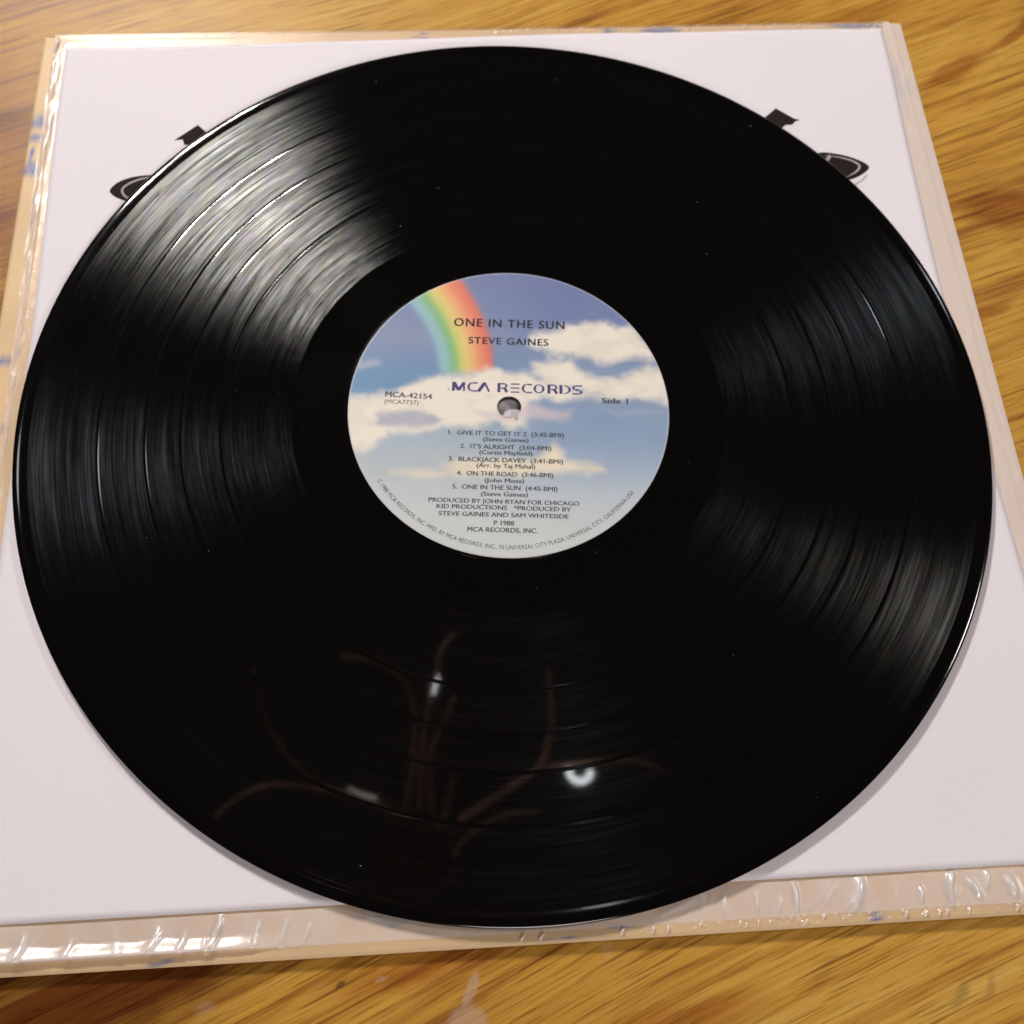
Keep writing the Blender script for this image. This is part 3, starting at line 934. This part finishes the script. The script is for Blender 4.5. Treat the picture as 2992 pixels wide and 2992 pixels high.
T = M_INK
lettering("title_lettering", "ONE IN THE SUN", -18.4, 17.4, 28.9, 3.0, M_INKBLACK, 0.05, spacing=1.15)
lettering("artist_lettering", "STEVE GAINES", -13.5, 12.2, 22.5, 2.5, M_INKBLACK, 0.05, spacing=1.12)
lettering("catalogue_lettering", "MCA-42154", -38.8, -24.1, 2.1, 1.9, T, 0.05, tilt=-.03)
lettering("catalogue_lettering", "(MCA7737)", -38.9, -28.3, -0.1, 1.5, T, 0.0, tilt=-.01)
lettering("side_lettering", "Side 1", 29.0, 37.3, 2.3, 1.9, T, 0.07)
rows = [("1.  GIVE IT TO GET IT 2  (3:45-BMI)", -18.6, 17.1, -10.1, 1.5), ("(Steve Gaines)", -7.9, 6.2, -12.1, 1.4),
        ("2.  IT'S ALRIGHT  (3:04-BMI)", -14.8, 13.2, -14.7, 1.5), ("(Curtis Mayfield)", -8.9, 7.4, -16.6, 1.4),
        ("3.  BLACKJACK DAVEY  (3:41-BMI)", -18.2, 16.8, -19.1, 1.5), ("(Arr. by Taj Mahal)", -9.6, 8.3, -21.0, 1.4),
        ("4.  ON THE ROAD  (3:46-BMI)", -15.5, 13.8, -23.8, 1.5), ("(John Moss)", -7.0, 5.0, -25.9, 1.4),
        ("5.  ONE IN THE SUN  (4:45-BMI)", -16.7, 15.1, -28.3, 1.5), ("(Steve Gaines)", -8.0, 6.2, -30.4, 1.4),
        ("PRODUCED BY JOHN RYAN FOR CHICAGO", -23.6, 21.7, -32.8, 1.4), ("KID PRODUCTIONS   *PRODUCED BY", -21.1, 19.2, -34.8, 1.4),
        ("STEVE GAINES AND SAM WHITESIDE", -20.4, 18.4, -37.1, 1.4), ("P 1988", -3.9, 2.2, -39.8, 1.5), ("MCA RECORDS, INC.", -11.7, 9.2, -42.0, 1.5)]
for s, a, b, yb, cap in rows:
    lettering("track_lettering" if yb > -31 else "credit_lettering", s, a, b, yb, cap, T, 0.05)


# wide stylised maker's lettering, built from strokes with cut-away bars
def logo():
    bm = bmesh.new()
    H, Wd, G = 3.2, 3.0, 0.75

    def quad(p):
        vs = []
        for (x, y) in p:
            z = float(lab_z(np.float64(x), np.float64(y))) + 0.0
            c_, s_ = math.cos(LA), math.sin(LA)
            vs.append(bm.verts.new(((x * c_ - y * s_) * MM, (x * s_ + y * c_) * MM, z * MM)))
        f = bm.faces.new(vs)
        f.normal_update()
        if f.normal.z < 0:
            f.normal_flip()

    def bar(x0, y0, x1, y1, wd):
        d = np.array([x1 - x0, y1 - y0], float)
        d /= np.linalg.norm(d)
        n = np.array([-d[1], d[0]]) * (wd * 1.15 + 0.10) / 2
        quad([(x0 + n[0], y0 + n[1]), (x1 + n[0], y1 + n[1]), (x1 - n[0], y1 - n[1]), (x0 - n[0], y0 - n[1])])

    def arc(cx, cy, rx, ry, a0, a1, wx_, wy_, n=14):
        for i in range(n):
            a, b = math.radians(a0 + (a1 - a0) * i / n), math.radians(a0 + (a1 - a0) * (i + 1) / n)
            quad([(cx + rx * math.cos(a), cy + ry * math.sin(a)), (cx + rx * math.cos(b), cy + ry * math.sin(b)),
                  (cx + (rx - wx_) * math.cos(b), cy + (ry - wy_) * math.sin(b)), (cx + (rx - wx_) * math.cos(a), cy + (ry - wy_) * math.sin(a))])
    yb = 5.15
    x = -17.9
    th, tn = 0.75, 0.32
    # M
    bar(x + .3, yb, x + .3, yb + H, th); bar(x + .5, yb + H - .2, x + 1.9, yb + .3, 0.8); bar(x + 1.9, yb + .3, x + 3.5, yb + H - .2, th); bar(x + 3.6, yb, x + 3.6, yb + H, tn + .1)
    x += 4.6
    # C
    arc(x + 1.7, yb + H / 2, 1.7, H / 2, 60, 300, th, tn)
    bar(x + 1.7, yb + H - .16, x + 3.2, yb + H - .16, tn); bar(x + 1.7, yb + .16, x + 3.2, yb + .16, tn)
    x += 3.6
    # A without its bar
    bar(x - .1, yb, x + 1.9, yb + H, .85); bar(x + 1.9, yb + H, x + 3.3, yb, tn + .15)
    x += 6.0
    # R
    bar(x + .35, yb, x + .35, yb + H, th); bar(x + .3, yb + H - .16, x + 2.1, yb + H - .16, tn); arc(x + 2.0, yb + H - .85, 1.0, .85, -90, 90, .65, tn)
    bar(x + 1.0, yb + 1.45, x + 2.1, yb + 1.45, tn); bar(x + 2.1, yb + 1.5, x + 2.9, yb, .7)
    x += 4.1
    # E as three thin bars
    for k in (0.16, H / 2, H - 0.16):
        bar(x, yb + k, x + 2.7, yb + k, 0.30)
    x += 3.4
    for k in range(2):  # C O
        arc(x + 1.75, yb + H / 2, 1.75, H / 2, 60 if k == 0 else 0, 300 if k == 0 else 360, th, tn, 20)
        if k == 0:
            bar(x + 1.8, yb + H - .16, x + 3.3, yb + H - .16, tn); bar(x + 1.8, yb + .16, x + 3.3, yb + .16, tn)
        x += 3.7 if k == 0 else 4.5
    # R
    bar(x + .35, yb, x + .35, yb + H, th); bar(x + .3, yb + H - .16, x + 2.1, yb + H - .16, tn); arc(x + 2.0, yb + H - .85, 1.0, .85, -90, 90, .65, tn)
    bar(x + 1.0, yb + 1.45, x + 2.1, yb + 1.45, tn); bar(x + 2.1, yb + 1.5, x + 2.9, yb, .7)
    x += 3.8
    # D
    bar(x + .35, yb, x + .35, yb + H, th); arc(x + 1.3, yb + H / 2, 2.2, H / 2, -90, 90, th, tn)
    x += 3.9
    # S
    arc(x + 1.4, yb + H * .75 - .05, 1.4, H * .25 + .07, 90, 270, th, tn); bar(x + 1.3, yb + H - .16, x + 3.2, yb + H - .16, tn)
    bar(x + 1.2, yb + H / 2, x + 2.0, yb + H / 2, tn + .1); arc(x + 1.9, yb + H * .25 + .0, 1.4, H * .25 + .02, -90, 90, th, tn); bar(x, yb + .16, x + 2.0, yb + .16, tn)
    # leading dot
    quad([(-19.4, 5.4), (-19.0, 5.4), (-19.0, 5.85), (-19.4, 5.85)])
    me = bpy.data.meshes.new("logo_lettering")
    bm.to_mesh(me)
    bm.free()
    me.materials.append(M_PURPLE)
    o = bpy.data.objects.new("logo_lettering", me)
    COL.objects.link(o)
    o.parent = label


logo()


def arc_text(s, r, a0, a1, cap):
    """small print round the lower rim, feet outwards"""
    vv, ff = text_verts(s, 1.05, 0.0)
    t = (vv[:, 0] - vv[:, 0].min()) / (vv[:, 0].max() - vv[:, 0].min())
    a = np.radians(a0 + (a1 - a0) * t)
    rr_ = r - vv[:, 1] * cap / 0.70
    return mesh_obj("rim_lettering", np.stack([rr_ * np.cos(a), rr_ * np.sin(a), 0 * a + 0.232], 1) * MM, ff, M_INK, label, smooth=False)


arc_text("C 1988 MCA RECORDS, INC. MFD. BY MCA RECORDS, INC., 70 UNIVERSAL CITY PLAZA, UNIVERSAL CITY, CALIFORNIA-USA", 47.4, -144, -34, 1.35)

# ------------------------------------------------------------------ the lamp overhead, seen in the vinyl as dark branches
M_BRONZE = simple("brown_bronze", (0.95, 0.50, 0.30), 0.4, 0.0, 0.5)
M_DARKBR = simple("dark_bronze", (0.05, 0.028, 0.018), 0.4, 0.0, 0.5)


def tube(name, pts, r0, r1, mat, parent, n=8):
    P = catmull(pts, 6, False)
    P = [Vector(p) for p in P]
    V, F = [], []
    for i, p in enumerate(P):
        d = (P[min(i + 1, len(P) - 1)] - P[max(i - 1, 0)]).normalized()
        u = d.cross(Vector((0, 0, 1)))
        if u.length < 1e-3:
            u = Vector((1, 0, 0))
        u.normalize()
        w_ = d.cross(u)
        r = r0 + (r1 - r0) * i / (len(P) - 1)
        for k in range(n):
            a = 2 * math.pi * k / n
            V.append(p + (u * math.cos(a) + w_ * math.sin(a)) * r)
    for i in range(len(P) - 1):
        for k in range(n):
            a, b = i * n + k, i * n + (k + 1) % n
            F.append((a, b, b + n, a + n))
    F.append(tuple(range(n))[::-1])
    F.append(tuple(range(len(V) - n, len(V))))
    return mesh_obj(name, [tuple(v) for v in V], F, mat, parent)


ch = thing("chandelier", "brown chandelier with curved branching arms, seen mirrored in the near part of the record", "chandelier", (0, 0, 0))
hz_ = 0.95
bm = bmesh.new()
bmesh.ops.create_cone(bm, cap_ends=True, segments=24, radius1=0.045, radius2=0.052, depth=0.10)
me = bpy.data.meshes.new("hub")
bm.to_mesh(me)
bm.free()
me.transform(Matrix.Translation((-0.078, -0.07, hz_ + 0.06)))
me.materials.append(M_DARKBR)
hub = bpy.data.objects.new("hub", me)
COL.objects.link(hub)
hub.parent = ch
arms = [
    ([(-0.183, 0.148, .93), (-0.141, 0.147, .94), (-0.108, 0.124, .95), (-0.091, 0.086, .95), (-0.088, 0.036, .95), (-0.094, -0.029, 0.97)], .0028, .0045),
    ([(-0.050, 0.194, .96), (-0.066, 0.170, .955), (-0.069, 0.139, .95), (-0.076, 0.096, .95), (-0.080, 0.04, .96), (-0.078, -0.03, .98)], .0022, .0035),
    ([(-0.044, 0.11, .94), (-0.059, 0.073, .95), (-0.07, 0.034, .95), (-0.063, -0.025, .97)], .0022, .0040),
    ([(0.067, 0.144, .93), (0.073, 0.102, .94), (0.071, 0.066, .95), (0.059, 0.033, .95), (0.02, 0.002, .95), (-0.03, -0.031, .97)], .0026, .0045),
    ([(-0.040, 0.022, .95), (-0.043, -0.004, .95), (-0.050, -0.040, .96)], .0010, .0055),
    ([(-0.307, -0.047, .93), (-0.277, -0.017, .94), (-0.241, -0.004, .95), (-0.165, -0.010, .95), (-0.124, -0.02, .95), (-0.093, -0.038, .97)], .0024, .0045),
    ([(-0.29, 0.129, .94), (-0.269, 0.07, .95), (-0.214, 0.009, .95), (-0.165, -0.010, .955)], .0012, .0020),
    ([(0.207, 0.036, .94), (0.165, 0.048, .95), (0.091, 0.038, .95), (0.059, 0.033, .95)], .0024, .0034),
    ([(0.06, -0.02, .93), (0.02, -0.026, .94), (-0.02, -0.05, .95), (-0.04, -0.08, .97)], .0020, .0040),
]
for pts, r0, r1 in arms:
    tube("arm", pts, r0 * 0.68, r1 * 0.72, M_BRONZE, ch)


def lit(name, col, strength):
    nt = NT(name)
    g = nt.n("ShaderNodeTexCoord").outputs["Object"]
    s = nt.math('MULTIPLY', nt.math('ADD', nt.math('MULTIPLY', nt.noise(g, 300, 2), 0.6), 0.7), strength)
    return nt.surf(nt.n("ShaderNodeEmission", {"Color": (*col, 1), "Strength": s}).outputs[0])


M_LIT = lit("ring_and_glint_glow", (0.9, 0.97, 1.0), 17.0)
M_LITD = lit("dim_glint_glow", (1.0, 0.95, 0.85), 5.0)
ringp = [(0.108 + 0.0125 * math.cos(a), 0.030 + 0.0125 * math.sin(a), .935) for a in np.radians(np.linspace(175, 365, 9))]
tube("lamp_ring", ringp, .0040, .0040, M_LIT, ch)
tube("glint_tube", [(-0.0665, 0.134, .945), (-0.069, 0.122, .945), (-0.071, 0.112, .945)], .0010, .0016, M_LIT, ch)  # glowing tubes added to draw the white streaks mirrored in the vinyl
tube("glint_tube", [(-0.160, -0.004, .94), (-0.145, -0.010, .94), (-0.126, -0.014, .94)], .0009, .0013, M_LITD, ch)
